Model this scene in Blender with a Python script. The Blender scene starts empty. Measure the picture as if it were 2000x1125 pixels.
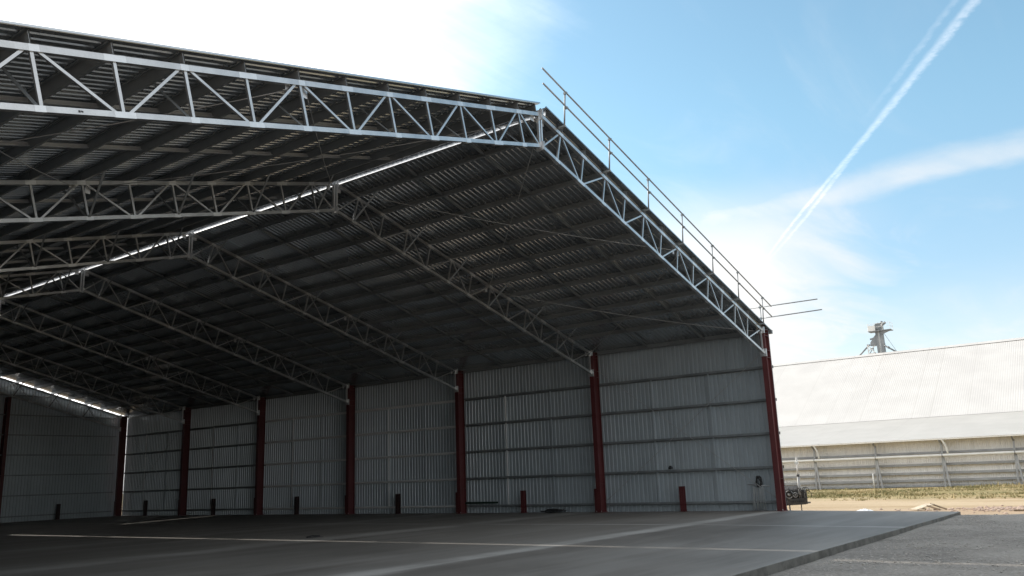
import bpy, math, random
from mathutils import Vector, Matrix, noise
random.seed(7)
SC = bpy.context.scene
COL = SC.collection
R = math.radians

# ------------------------------------------------------------------ camera, sun, sky, exposure
YAW, PIT, ROL = 0.9399, 0.2227, -0.0374
cam = bpy.data.cameras.new("camera")
cam.sensor_width = 36.0
cam.lens = 1638.6 / 2000 * 36
cam.clip_start = 0.1
cam.clip_end = 4000
cam_o = bpy.data.objects.new("camera", cam)
COL.objects.link(cam_o)
_f = Vector((math.sin(YAW) * math.cos(PIT), math.cos(YAW) * math.cos(PIT), math.sin(PIT)))
_r = Vector((math.cos(YAW), -math.sin(YAW), 0))
_u = _r.cross(_f)
_r2 = _r * math.cos(ROL) + _u * math.sin(ROL)
_u2 = -_r * math.sin(ROL) + _u * math.cos(ROL)
_m = Matrix((_r2, _u2, -_f)).transposed().to_4x4()
_m.translation = Vector((-32.674, -11.583, 1.607))
cam_o.matrix_world = _m
SC.camera = cam_o

SUN_EL = 29.5
SUN_DIR = Vector((0, math.cos(R(SUN_EL)), math.sin(R(SUN_EL))))
sun = bpy.data.lights.new("sun", 'SUN')
sun.energy = 2.6
sun.angle = R(0.53)
sun.color = (1.0, 0.93, 0.84)
sun_o = bpy.data.objects.new("sun", sun)
COL.objects.link(sun_o)
sun_o.rotation_euler = SUN_DIR.to_track_quat('Z', 'Y').to_euler()
sun_o.location = (0, 60, 60)

SC.view_settings.view_transform = 'Standard'
SC.view_settings.look = 'None'
SC.view_settings.exposure = 0.68
SC.view_settings.gamma = 1

world = bpy.data.worlds.new("World")
SC.world = world
world.use_nodes = True


class NT:
    """small helper to write node graphs"""
    def __init__(s, tree):
        s.t = tree
        s.n = tree.nodes
        s.l = tree.links

    def node(s, typ, **kw):
        nd = s.n.new(typ)
        for k, v in kw.items():
            setattr(nd, k, v)
        return nd

    def put(s, sock, v):
        if isinstance(v, bpy.types.NodeSocket):
            s.l.new(v, sock)
        else:
            if hasattr(sock.default_value, '__len__') and not hasattr(v, '__len__'):
                v = (v, v, v)
            sock.default_value = v

    def m(s, op, a, b=0.0, c=0.0):
        nd = s.node('ShaderNodeMath', operation=op)
        s.put(nd.inputs[0], a)
        s.put(nd.inputs[1], b)
        s.put(nd.inputs[2], c)
        return nd.outputs[0]

    def step(s, x, lo, hi):
        """smooth 0..1 as x goes lo..hi (lo may be > hi)"""
        nd = s.node('ShaderNodeMapRange', interpolation_type='SMOOTHSTEP')
        s.put(nd.inputs[0], x)
        if lo < hi:
            nd.inputs[1].default_value, nd.inputs[2].default_value = lo, hi
            nd.inputs[3].default_value, nd.inputs[4].default_value = 0, 1
        else:
            nd.inputs[1].default_value, nd.inputs[2].default_value = hi, lo
            nd.inputs[3].default_value, nd.inputs[4].default_value = 1, 0
        return nd.outputs[0]

    def noise(s, vec, scale, detail=4, rough=0.55, dist=0.0):
        nd = s.node('ShaderNodeTexNoise')
        if vec is not None:
            s.l.new(vec, nd.inputs['Vector'])
        nd.inputs['Scale'].default_value = scale
        nd.inputs['Detail'].default_value = detail
        nd.inputs['Roughness'].default_value = rough
        nd.inputs['Distortion'].default_value = dist
        return nd.outputs[0]

    def mix(s, fac, a, b, blend='MIX'):
        nd = s.node('ShaderNodeMix', data_type='RGBA', blend_type=blend)
        s.put(nd.inputs[0], fac)
        for i, v in ((6, a), (7, b)):
            if not isinstance(v, bpy.types.NodeSocket) and len(v) == 3:
                v = (*v, 1)
            s.put(nd.inputs[i], v)
        return nd.outputs[2]

    def comb(s, x, y, z):
        nd = s.node('ShaderNodeCombineXYZ')
        for i, v in enumerate((x, y, z)):
            s.put(nd.inputs[i], v)
        return nd.outputs[0]

    def sep(s, v):
        nd = s.node('ShaderNodeSeparateXYZ')
        s.l.new(v, nd.inputs[0])
        return nd.outputs


def build_world():
    w = NT(world.node_tree)
    w.n.clear()
    out = w.node('ShaderNodeOutputWorld')
    bg = w.node('ShaderNodeBackground')
    bg.inputs[1].default_value = 0.15
    w.l.new(bg.outputs[0], out.inputs[0])
    sky = w.node('ShaderNodeTexSky', sky_type='NISHITA')
    sky.sun_disc = False
    sky.sun_elevation = R(SUN_EL)
    sky.sun_rotation = 0.0
    sky.altitude = 200
    sky.air_density = 1.0
    sky.dust_density = 0.9
    sky.ozone_density = 1.6
    tc = w.node('ShaderNodeTexCoord')
    d = tc.outputs['Generated']
    dx, dy, dz = w.sep(d)
    zc = w.m('MAXIMUM', dz, 0.02)
    qx = w.m('DIVIDE', dx, zc)
    qy = w.m('DIVIDE', dy, zc)
    q = w.comb(qx, qy, 0.0)
    # angle to the sun (cosine)
    dot = w.m('ADD', w.m('MULTIPLY', dy, SUN_DIR.y), w.m('MULTIPLY', dz, SUN_DIR.z))
    # stretched noises for cirrus, in cloud-layer coordinates
    ms = w.node('ShaderNodeMapping')
    w.l.new(q, ms.inputs[0])
    ms.inputs['Rotation'].default_value = (0, 0, R(62))
    ms.inputs['Scale'].default_value = (0.55, 1.9, 1)
    n1 = w.noise(ms.outputs[0], 1.3, 7, 0.6, 0.6)
    n2 = w.noise(q, 3.2, 6, 0.6, 0.3)
    n1c = w.m('SUBTRACT', n1, 0.5)
    n2c = w.m('SUBTRACT', n2, 0.5)
    # veil of cloud in front of the sun side
    sv = w.m('ADD', w.m('ADD', dot, w.m('MULTIPLY', n1c, 0.20)), w.m('MULTIPLY', n2c, 0.10))
    sunveil = w.m('MULTIPLY', w.step(sv, 0.61, 0.80), 0.5)
    sunveil = w.m('ADD', sunveil, w.m('MULTIPLY', w.step(sv, 0.765, 0.815), 0.5))
    # long curved streak on the right, sharp far edge
    wob = w.m('ADD', qx, w.m('MULTIPLY', n2c, 0.22))
    wob = w.m('ADD', wob, w.m('MULTIPLY', w.m('SUBTRACT', qy, 0.4), -0.08))
    s1 = w.step(wob, 2.86, 3.10)
    s2 = w.step(wob, 3.34, 3.16)
    s2b = w.step(w.m('ADD', qx, w.m('MULTIPLY', n1c, 0.6)), 4.2, 3.1)
    far = w.step(qy, 0.55, 1.15)
    edge = w.m('ADD', w.m('MULTIPLY', s2, w.m('SUBTRACT', 1.0, far)), w.m('MULTIPLY', s2b, far))
    streak = w.m('MULTIPLY', w.m('MULTIPLY', s1, edge), w.m('ADD', 0.50, w.m('MULTIPLY', n1c, 1.0)))
    streak = w.m('MULTIPLY', streak, w.step(qy, -2.5, 0.1))
    # low bright cloud toward the sun side of the horizon
    az = w.m('DIVIDE', dy, w.m('MAXIMUM', dx, 0.01))
    a2 = w.m('ADD', az, w.m('MULTIPLY', n1c, 0.22))
    low = w.m('MULTIPLY', w.step(dz, 0.34, 0.22), w.step(a2, 0.17, 0.36))
    low2 = w.m('MULTIPLY', w.step(dz, 0.215, 0.10), w.m('ADD', 0.45, w.m('MULTIPLY', n1c, 0.8)))
    behind = w.step(w.m('ADD', dx, w.m('MULTIPLY', dy, 0.6)), 0.30, -0.1)
    wisps = w.m('MULTIPLY', w.step(n1, 0.48, 0.85), 0.22)
    fill_clouds = w.m('MULTIPLY', w.m('ADD', 0.72, w.m('MULTIPLY', w.step(n2, 0.42, 0.62), 0.28)), behind)  # unseen cloud behind the camera, added to fill and whiten the shade
    c = w.m('MAXIMUM', sunveil, streak)
    c = w.m('MAXIMUM', c, low)
    c = w.m('MAXIMUM', c, low2)
    fill_clouds = w.m('MULTIPLY', fill_clouds, w.m('SUBTRACT', 1.0, w.m('MULTIPLY', w.step(dx, -0.25, -0.8), 0.3)))
    c = w.m('MAXIMUM', c, fill_clouds)
    c = w.m('ADD', c, w.m('MULTIPLY', wisps, w.m('SUBTRACT', 1.0, c)))
    # contrail: a straight line in the cloud layer, two strands further off
    ca, sa = 0.857, 0.517
    along = w.m('ADD', w.m('MULTIPLY', qx, ca), w.m('MULTIPLY', qy, sa))
    off = w.m('ADD', w.m('ADD', w.m('MULTIPLY', qx, -sa), w.m('MULTIPLY', qy, ca)), 0.903)
    fine = w.m('SUBTRACT', w.noise(q, 30, 6, 0.7), 0.5)
    mid = w.m('SUBTRACT', w.noise(q, 9, 3, 0.6), 0.5)
    off = w.m('ADD', off, w.m('MULTIPLY', fine, 0.020))
    off = w.m('ADD', off, w.m('MULTIPLY', mid, 0.012))
    gap = w.m('MULTIPLY', w.step(along, 2.45, 3.4), 0.017)
    gap = w.m('MULTIPLY', gap, w.step(along, 4.6, 3.6))
    d1 = w.m('ABSOLUTE', w.m('SUBTRACT', off, gap))
    d2 = w.m('ABSOLUTE', w.m('ADD', off, gap))
    wdt = w.m('ADD', 1.0, w.m('MULTIPLY', w.step(along, 2.2, 3.6), 0.9))
    d1 = w.m('MULTIPLY', d1, wdt)
    d2 = w.m('MULTIPLY', d2, wdt)
    t1 = w.step(d1, 0.022, 0.003)
    t2 = w.m('MULTIPLY', w.step(d2, 0.022, 0.003), 0.75)
    tr = w.m('MAXIMUM', t1, t2)
    faint = w.m('MULTIPLY', w.step(w.m('ABSOLUTE', w.m('SUBTRACT', off, 0.046)), 0.014, 0.002),
                w.m('MULTIPLY', w.step(along, 2.5, 2.0), 0.35))
    tr = w.m('MAXIMUM', tr, faint)
    tr = w.m('MULTIPLY', tr, w.step(along, 4.35, 3.2))
    tr = w.m('MULTIPLY', tr, w.step(along, 1.0, 1.4))
    tr = w.m('MULTIPLY', tr, w.m('ADD', 0.72, w.m('MULTIPLY', fine, 2.2)))
    c = w.m('MINIMUM', w.m('MAXIMUM', c, 0.0), 1.0)
    # cloud scatters sunlight forward: brighter toward the sun, with added fill behind the camera
    glow = w.m('POWER', w.m('MAXIMUM', w.step(dot, 0.2, 1.0), 0.0), 2.0)
    lum = w.m('ADD', w.m('ADD', 4.25, w.m('MULTIPLY', glow, 9.0)), w.m('MULTIPLY', behind, 1.5))
    ccol = w.node('ShaderNodeMix', data_type='RGBA', blend_type='MULTIPLY')
    ccol.inputs[0].default_value = 1
    ccol.inputs[6].default_value = (1.0, 0.995, 0.985, 1)
    w.l.new(lum, ccol.inputs[7])
    tint = w.mix(1.0, sky.outputs[0], (1.02, 1.17, 1.00), 'MULTIPLY')
    tint = w.mix(w.step(dz, 0.12, 0.42), w.mix(1.0, sky.outputs[0], (0.93, 0.92, 0.86), 'MULTIPLY'), tint)
    col = w.mix(c, tint, ccol.outputs[2])
    trail = w.mix(w.m('MINIMUM', w.m('MAXIMUM', tr, 0.0), 1.0), (0, 0, 0), (1.45, 1.15, 0.9))
    col = w.mix(1.0, col, trail, 'ADD')
    w.l.new(col, bg.inputs[0])


build_world()

# ------------------------------------------------------------------ mesh helper and object helpers
class MB:
    def __init__(s):
        s.v = []
        s.f = []

    def add(s, vs, fs):
        k = len(s.v)
        s.v += [tuple(v) for v in vs]
        s.f += [tuple(i + k for i in f) for f in fs]
        return s

    def box(s, x0, x1, y0, y1, z0, z1):
        vs = [(x, y, z) for z in (z0, z1) for y in (y0, y1) for x in (x0, x1)]
        return s.add(vs, [(0, 2, 3, 1), (4, 5, 7, 6), (0, 1, 5, 4), (2, 6, 7, 3), (0, 4, 6, 2), (1, 3, 7, 5)])

    def bar(s, a, b, w, h, up=(0, 0, 1)):
        """box section from a to b; h along 'up', w across"""
        a, b = Vector(a), Vector(b)
        d = (b - a).normalized()
        u = Vector(up)
        u = (u - d * u.dot(d))
        if u.length < 1e-6:
            u = Vector((1, 0, 0)) - d * d.x
        u.normalize()
        c = d.cross(u)
        vs = []
        for p in (a, b):
            for i, j in ((-1, -1), (1, -1), (1, 1), (-1, 1)):
                vs.append(p + c * (i * w / 2) + u * (j * h / 2))
        return s.add(vs, [(3, 2, 1, 0), (4, 5, 6, 7), (0, 1, 5, 4), (1, 2, 6, 5), (2, 3, 7, 6), (3, 0, 4, 7)])

    def tube(s, pts, r, n=8, r2=None, closed=False):
        pts = [Vector(p) for p in pts]
        k0 = len(s.v)
        m = len(pts)
        prev = None
        for i, p in enumerate(pts):
            if closed:
                d = pts[(i + 1) % m] - pts[i - 1]
            else:
                d = pts[min(i + 1, m - 1)] - pts[max(i - 1, 0)]
            d.normalize()
            if prev is None:
                u = d.orthogonal().normalized()
            else:
                u = (prev - d * prev.dot(d)).normalized()
            prev = u
            c = d.cross(u)
            rr = r if r2 is None else r + (r2 - r) * i / (m - 1)
            for j in range(n):
                a = 2 * math.pi * j / n
                s.v.append(tuple(p + (u * math.cos(a) + c * math.sin(a)) * rr))
        for i in range(m if closed else m - 1):
            for j in range(n):
                a, b = k0 + i * n + j, k0 + i * n + (j + 1) % n
                i2 = (i + 1) % m
                c_, d_ = k0 + i2 * n + (j + 1) % n, k0 + i2 * n + j
                s.f.append((a, b, c_, d_))
        if not closed:
            s.f.append(tuple(k0 + j for j in reversed(range(n))))
            s.f.append(tuple(k0 + (m - 1) * n + j for j in range(n)))
        return s

    def sweep(s, prof, a, b, ex, ey):
        """open profile [(p,q)] swept from a to b with p along ex, q along ey"""
        a, b, ex, ey = map(Vector, (a, b, ex, ey))
        k = len(s.v)
        n = len(prof)
        for o in (a, b):
            for p, q in prof:
                s.v.append(tuple(o + ex * p + ey * q))
        for i in range(n - 1):
            s.f.append((k + i, k + i + 1, k + n + i + 1, k + n + i))
        return s

    def prism(s, poly, axis, lo, hi):
        """closed polygon extruded along an axis: poly are the two other coordinates in xyz order"""
        n = len(poly)
        k = len(s.v)
        for h in (lo, hi):
            for p, q in poly:
                s.v.append({'x': (h, p, q), 'y': (p, h, q), 'z': (p, q, h)}[axis])
        s.f.append(tuple(k + i for i in reversed(range(n))))
        s.f.append(tuple(k + n + i for i in range(n)))
        for i in range(n):
            j = (i + 1) % n
            s.f.append((k + i, k + j, k + n + j, k + n + i))
        return s

    def mesh(s, name, mat, smooth=False):
        me = bpy.data.meshes.new(name)
        me.from_pydata(s.v, [], s.f)
        me.materials.append(mat)
        if getattr(s, 'mat2', None):
            me.materials.append(s.mat2)
            for p in me.polygons:
                if p.index >= s.split:
                    p.material_index = 1
        if smooth:
            for p in me.polygons:
                p.use_smooth = True
        me.update()
        return me

    def build(s, name, mat, parent=None, smooth=False, loc=None):
        o = bpy.data.objects.new(name, s.mesh(name, mat, smooth))
        COL.objects.link(o)
        if parent is not None:
            o.parent = parent
        if loc:
            o.location = loc
        return o


def bevel(o, w=0.005, seg=1):
    md = o.modifiers.new("bevel", 'BEVEL')
    md.width = w
    md.segments = seg
    md.limit_method = 'ANGLE'
    return o


def tag(o, label=None, cat=None, group=None, kind=None):
    if label: o['label'] = label
    if cat: o['category'] = cat
    if group: o['group'] = group
    if kind: o['kind'] = kind
    return o


def empty(name, loc=(0, 0, 0), rz=0.0, parent=None):
    o = bpy.data.objects.new(name, None)
    COL.objects.link(o)
    o.location = loc
    o.rotation_euler = (0, 0, rz)
    o.empty_display_size = 0.3
    if parent is not None:
        o.parent = parent
    return o


def copy_one(o, parent=None, loc=None, rz=None):
    c = o.copy()
    COL.objects.link(c)
    if parent is not None:
        c.parent = parent
    if loc is not None: c.location = loc
    if rz is not None: c.rotation_euler = (0, 0, rz)
    return c


def copy_tree(o, parent=None):
    c = o.copy()
    COL.objects.link(c)
    c.parent = parent
    for ch in list(o.children):
        copy_tree(ch, c)
    return c


# ------------------------------------------------------------------ materials
def principled(name):
    m = bpy.data.materials.new(name)
    m.use_nodes = True
    t = NT(m.node_tree)
    t.n.clear()
    out = t.node('ShaderNodeOutputMaterial')
    b = t.node('ShaderNodeBsdfPrincipled')
    t.l.new(b.outputs[0], out.inputs[0])
    return m, t, b


def bump(t, b, h, strength, dist=0.02):
    nd = t.node('ShaderNodeBump')
    nd.inputs['Strength'].default_value = strength
    nd.inputs['Distance'].default_value = dist
    t.l.new(h, nd.inputs['Height'])
    t.l.new(nd.outputs[0], b.inputs['Normal'])


def objco(t):
    return t.node('ShaderNodeTexCoord').outputs['Object']


def mat_metal(name, c1, c2, metallic, rough, scale=3.0, streak=None, fine=60, rvar=0.2):
    m, t, b = principled(name)
    co = objco(t)
    n = t.noise(co, scale, 5, 0.6)
    n2 = t.noise(co, fine, 3, 0.7)
    f = t.m('ADD', t.m('MULTIPLY', t.m('SUBTRACT', n, 0.5), 1.6), t.m('MULTIPLY', t.m('SUBTRACT', n2, 0.5), 0.7))
    f = t.step(f, -0.45, 0.45)
    col = t.mix(f, c1, c2)
    if streak:
        mp = t.node('ShaderNodeMapping')
        t.l.new(co, mp.inputs[0])
        mp.inputs['Scale'].default_value = streak
        s = t.noise(mp.outputs[0], 1.0, 5, 0.65)
        col = t.mix(t.m('MULTIPLY', t.step(s, 0.45, 0.75), 0.35), col, tuple(x * 0.6 for x in c1))
    t.put(b.inputs['Base Color'], col)
    b.inputs['Metallic'].default_value = metallic
    t.put(b.inputs['Roughness'], t.m('ADD', rough, t.m('MULTIPLY', t.m('SUBTRACT', n, 0.5), rvar)))
    return m


M = {}
M['galv'] = mat_metal('galvanised_steel', (0.42, 0.425, 0.43), (0.58, 0.585, 0.59), 0.86, 0.34, 2.2, None, 45)
M['galv_bright'] = mat_metal('silver_weld_paint', (0.58, 0.59, 0.60), (0.70, 0.71, 0.72), 0.75, 0.36, 5)
M['purlin'] = mat_metal('purlin_steel', (0.24, 0.255, 0.265), (0.32, 0.335, 0.345), 0.5, 0.42, 1.5)
M['bridging'] = mat_metal('bridging_steel', (0.42, 0.43, 0.44), (0.54, 0.55, 0.56), 0.45, 0.42, 1.5)
M['girt'] = mat_metal('girt_steel', (0.20, 0.22, 0.23), (0.32, 0.34, 0.35), 0.5, 0.5, 1.5)
M['girt_sheen'] = mat_metal('girt_steel_sheen', (0.78, 0.78, 0.78), (0.88, 0.88, 0.88), 0.1, 0.4, 1.5)  # pale base colour stands in for light reflected off the steel
M['roof'] = mat_metal('roof_sheet_steel', (0.42, 0.45, 0.475), (0.50, 0.53, 0.555), 0.85, 0.27, 0.4, None, 30, 0.05)
M['wall'] = mat_metal('wall_sheet_steel', (0.43, 0.48, 0.515), (0.51, 0.56, 0.595), 0.36, 0.36, 0.3, (1.2, 1.2, 0.25), 30, 0.06)
M['rail'] = mat_metal('scaffold_tube', (0.20, 0.215, 0.225), (0.30, 0.315, 0.325), 0.35, 0.5, 2)
M['rod'] = mat_metal('rod_steel', (0.35, 0.35, 0.35), (0.5, 0.5, 0.5), 0.5, 0.45)
M['black'] = mat_metal('dark_rubber', (0.012, 0.012, 0.013), (0.03, 0.03, 0.032), 0.0, 0.55, 6)
M['machine'] = mat_metal('dark_machine_paint', (0.035, 0.033, 0.032), (0.09, 0.085, 0.08), 0.3, 0.5, 8)
M['beamgreen'] = mat_metal('dark_green_paint', (0.012, 0.03, 0.022), (0.02, 0.04, 0.03), 0.0, 0.5, 4)
M['tower'] = mat_metal('weathered_galvanised', (0.15, 0.16, 0.165), (0.28, 0.29, 0.295), 0.2, 0.55, 1.2, (2, 2, .5))
M['whitesteel'] = mat_metal('white_painted_steel', (0.62, 0.61, 0.58), (0.75, 0.74, 0.71), 0.0, 0.5, 1.0)
M['cablegrey'] = mat_metal('grey_cable', (0.30, 0.31, 0.31), (0.45, 0.46, 0.46), 0.0, 0.6, 3)
M['greypost'] = mat_metal('grey_frame_steel', (0.25, 0.25, 0.25), (0.36, 0.36, 0.355), 0.3, 0.55, 1.2)
M['redpaint'] = mat_metal('red_oxide_paint', (0.074, 0.017, 0.018), (0.115, 0.027, 0.029), 0.0, 0.42, 1.4, (6, 6, .4))
M['timber'] = mat_metal('raw_timber', (0.42, 0.34, 0.24), (0.62, 0.54, 0.42), 0.0, 0.8, 3, (1, 12, 12))
M['timber_dark'] = mat_metal('weathered_timber', (0.16, 0.11, 0.07), (0.27, 0.2, 0.13), 0.0, 0.85, 3, (1, 12, 12))
M['plastic'] = mat_metal('white_plastic', (0.68, 0.69, 0.70), (0.8, 0.8, 0.8), 0.0, 0.5, 6)


def mat_farroof(c1, c2):
    m, t, b = principled('white_roof_paint')
    co = objco(t)
    x, y, z = t.sep(co)
    n = t.noise(co, 0.35, 5, 0.6)
    col = t.mix(t.step(n, 0.3, 0.7), c1, c2)
    # sheet laps: thin lines down the slope, unevenly dirty
    yy = t.m('ADD', t.m('DIVIDE', y, 1.524), 0.13)
    fr = t.m('ABSOLUTE', t.m('SUBTRACT', t.m('FRACT', yy), 0.5))
    ln = t.step(fr, 0.016, 0.004)
    cell = t.node('ShaderNodeTexWhiteNoise', noise_dimensions='1D')
    t.l.new(t.m('FLOOR', yy), cell.inputs['W'])
    ln = t.m('MULTIPLY', ln, t.m('MULTIPLY', t.step(cell.outputs[0], 0.15, 1.0), 0.8))
    col = t.mix(ln, col, (0.33, 0.31, 0.28))
    t.put(b.inputs['Base Color'], col)
    b.inputs['Roughness'].default_value = 0.55
    return m


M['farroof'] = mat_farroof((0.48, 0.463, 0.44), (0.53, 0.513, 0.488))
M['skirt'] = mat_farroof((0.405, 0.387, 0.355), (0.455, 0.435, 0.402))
M['farwall'] = mat_metal('cream_wall_sheet', (0.74, 0.70, 0.645), (0.83, 0.795, 0.745), 0.0, 0.55, 0.4, (0.2, 4, .3))


def mat_concrete():
    m, t, b = principled('trowelled_concrete')
    co = objco(t)
    x, y, z = t.sep(co)
    n = t.noise(co, 0.16, 6, 0.6, 0.4)
    mp = t.node('ShaderNodeMapping')
    t.l.new(co, mp.inputs[0])
    mp.inputs['Rotation'].default_value = (0, 0, R(12))
    mp.inputs['Scale'].default_value = (0.10, 0.9, 1)
    sw = t.noise(mp.outputs[0], 1.0, 6, 0.62, 0.5)
    fine = t.noise(co, 24, 4, 0.6)
    col = t.mix(t.step(n, 0.32, 0.7), (0.138, 0.129, 0.117), (0.21, 0.197, 0.18))
    col = t.mix(t.m('MULTIPLY', t.step(sw, 0.36, 0.74), 0.6), col, (0.27, 0.262, 0.247))
    dk = t.noise(mp.outputs[0], 2.3, 5, 0.6, 0.8)
    col = t.mix(t.m('MULTIPLY', t.step(dk, 0.52, 0.75), 0.3), col, (0.085, 0.082, 0.077))
    col = t.mix(t.m('MULTIPLY', t.step(fine, 0.55, 0.8), 0.2), col, (0.08, 0.08, 0.076))
    wn = t.m('SUBTRACT', t.noise(co, 0.45, 5, 0.65), 0.5)
    # pale slurry dust along the pour joints
    def band(v, c, w, amp, wob):
        d = t.m('ABSOLUTE', t.m('ADD', t.m('SUBTRACT', v, c), t.m('MULTIPLY', wn, wob)))
        soft = t.m('MULTIPLY', t.step(d, w, w * 0.12), amp)
        return soft
    patch = t.m('ADD', 0.35, t.step(t.noise(co, 0.22, 4, 0.6), 0.35, 0.65))
    for (v, c, w, amp, wob) in ((y, 0.25, 0.6, 0.75, 0.7), (y, 0.04, 0.14, 0.9, 0.08), (y, 9.1, 1.0, 0.5, 1.6),
                                (x, -7.7, 0.25, 0.7, 0.15), (y, 16.6, 1.0, 0.3, 1.6)):
        col = t.mix(t.m('MINIMUM', t.m('MULTIPLY', band(v, c, w, amp, wob), patch), 1.0), col, (0.42, 0.41, 0.39))
    # saw cuts
    for (v, c) in ((y, 0.02), (y, 8.05), (y, 16.05), (y, 24.05), (y, 32.05), (y, 40.05), (x, -7.68)):
        d = t.m('ABSOLUTE', t.m('SUBTRACT', v, c))
        col = t.mix(t.m('MULTIPLY', t.step(d, 0.012, 0.004), 0.6), col, (0.05, 0.05, 0.05))
    # raw vertical edge
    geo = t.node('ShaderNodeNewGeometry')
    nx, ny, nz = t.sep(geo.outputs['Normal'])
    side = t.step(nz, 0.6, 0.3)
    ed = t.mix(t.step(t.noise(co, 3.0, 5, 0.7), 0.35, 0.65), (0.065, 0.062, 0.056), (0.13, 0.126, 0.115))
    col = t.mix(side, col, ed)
    t.put(b.inputs['Base Color'], col)
    t.put(b.inputs['Roughness'], t.m('ADD', 0.62, t.m('MULTIPLY', t.m('SUBTRACT', n, 0.5), 0.3)))
    b.inputs['Specular IOR Level'].default_value = 0.25
    bump(t, b, t.m('ADD', fine, t.m('MULTIPLY', sw, 2.0)), 0.08, 0.01)
    return m


def mat_gravel():
    m, t, b = principled('crushed_rock')
    co = objco(t)
    n = t.noise(co, 0.45, 6, 0.65, 0.3)
    f1 = t.noise(co, 14, 6, 0.75)
    vo = t.node('ShaderNodeTexVoronoi')
    t.l.new(co, vo.inputs['Vector'])
    vo.inputs['Scale'].default_value = 30
    col = t.mix(t.step(n, 0.3, 0.7), (0.165, 0.152, 0.137), (0.295, 0.274, 0.247))
    col = t.mix(t.m('MULTIPLY', t.step(f1, 0.42, 0.68), 0.7), col, (0.40, 0.38, 0.35))
    col = t.mix(t.m('MULTIPLY', t.step(f1, 0.42, 0.26), 0.7), col, (0.10, 0.095, 0.088))
    r, g, bl = t.sep(vo.outputs['Color'])
    col = t.mix(t.m('MULTIPLY', t.step(r, 0.75, 1.0), 0.4), col, (0.36, 0.345, 0.32))
    t.put(b.inputs['Base Color'], col)
    b.inputs['Roughness'].default_value = 0.95
    b.inputs['Specular IOR Level'].default_value = 0.2
    h = t.m('ADD', t.m('MULTIPLY', f1, 0.6), t.m('MULTIPLY', vo.outputs['Distance'], -0.6))
    bump(t, b, h, 0.9, 0.05)
    return m


def mat_ground():
    m, t, b = principled('sandy_ground')
    co = objco(t)
    x, y, z = t.sep(co)
    mp = t.node('ShaderNodeMapping')
    t.l.new(co, mp.inputs[0])
    mp.inputs['Scale'].default_value = (0.9, 0.25, 1)
    n = t.noise(mp.outputs[0], 0.35, 7, 0.65, 0.4)
    f1 = t.noise(co, 5, 6, 0.75)
    n3 = t.noise(co, 0.22, 5, 0.6)
    col = t.mix(t.step(n, 0.3, 0.7), (0.36, 0.265, 0.16), (0.49, 0.39, 0.265))
    col = t.mix(t.m('MULTIPLY', t.step(f1, 0.5, 0.75), 0.45), col, (0.28, 0.195, 0.11))
    # pinkish disturbed soil close to the slab
    near = t.m('MULTIPLY', t.step(t.m('ADD', x, t.m('MULTIPLY', t.m('SUBTRACT', n3, 0.5), 8)), 6.5, 3.5), 0.35)
    col = t.mix(near, col, (0.42, 0.29, 0.22))
    # worn straw and thin grass further off
    gx = t.m('ADD', x, t.m('MULTIPLY', t.m('SUBTRACT', n3, 0.5), 9))
    gx = t.m('ADD', gx, t.m('MULTIPLY', y, -0.22))
    gm = t.m('MULTIPLY', t.step(gx, 13.5, 19), t.step(t.noise(mp.outputs[0], 0.9, 6, 0.7), 0.33, 0.52))
    gcol = t.mix(t.step(t.noise(co, 0.3, 5, 0.7), 0.4, 0.6), (0.185, 0.165, 0.065), (0.30, 0.235, 0.11))
    col = t.mix(t.m('MULTIPLY', gm, 0.85), col, gcol)
    t.put(b.inputs['Base Color'], col)
    b.inputs['Roughness'].default_value = 0.95
    b.inputs['Specular IOR Level'].default_value = 0.15
    bump(t, b, t.m('ADD', f1, t.m('MULTIPLY', n, 2)), 0.6, 0.08)
    return m


def mat_grass():
    m, t, b = principled('dry_grass')
    co = objco(t)
    n = t.noise(co, 0.35, 5, 0.7)
    n2 = t.noise(co, 3.0, 3, 0.6)
    col = t.mix(t.step(n, 0.38, 0.62), (0.17, 0.16, 0.062), (0.38, 0.30, 0.155))
    col = t.mix(t.m('MULTIPLY', t.step(n2, 0.45, 0.7), 0.5), col, (0.13, 0.14, 0.05))
    t.put(b.inputs['Base Color'], col)
    b.inputs['Roughness'].default_value = 0.8
    return m


M['concrete'] = mat_concrete()
M['gravel'] = mat_gravel()
M['ground'] = mat_ground()
M['grass'] = mat_grass()
M['stone'] = mat_metal('crushed_stone', (0.24, 0.23, 0.21), (0.40, 0.38, 0.35), 0.0, 0.9, 1.5)
M['rubble'] = mat_metal('pink_rubble', (0.34, 0.24, 0.19), (0.52, 0.41, 0.33), 0.0, 0.9, 1.5)

# ------------------------------------------------------------------ dimensions of the shed
H, S, RISE, BAY, NB = 7.0, 15.3, 4.05, 8.0, 6
LEN = BAY * NB
TH = math.atan(RISE / S)
CT, ST = math.cos(TH), math.sin(TH)
DEP = 0.875
TT = [0.0] + [0.99 + 1.17 * i for i in range(12)] + [15.22]     # panel points from the ridge
ZG = -0.20


def zc(x):
    return H + RISE * (1 - abs(x + S) / S)


# ------------------------------------------------------------------ ground, gravel, slab
mb = MB()
mb.add([(-900, -900, ZG), (1500, -900, ZG), (1500, 1500, ZG), (-900, 1500, ZG)], [(0, 1, 2, 3)])
tag(mb.build('ground', M['ground']), kind='structure')

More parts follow.
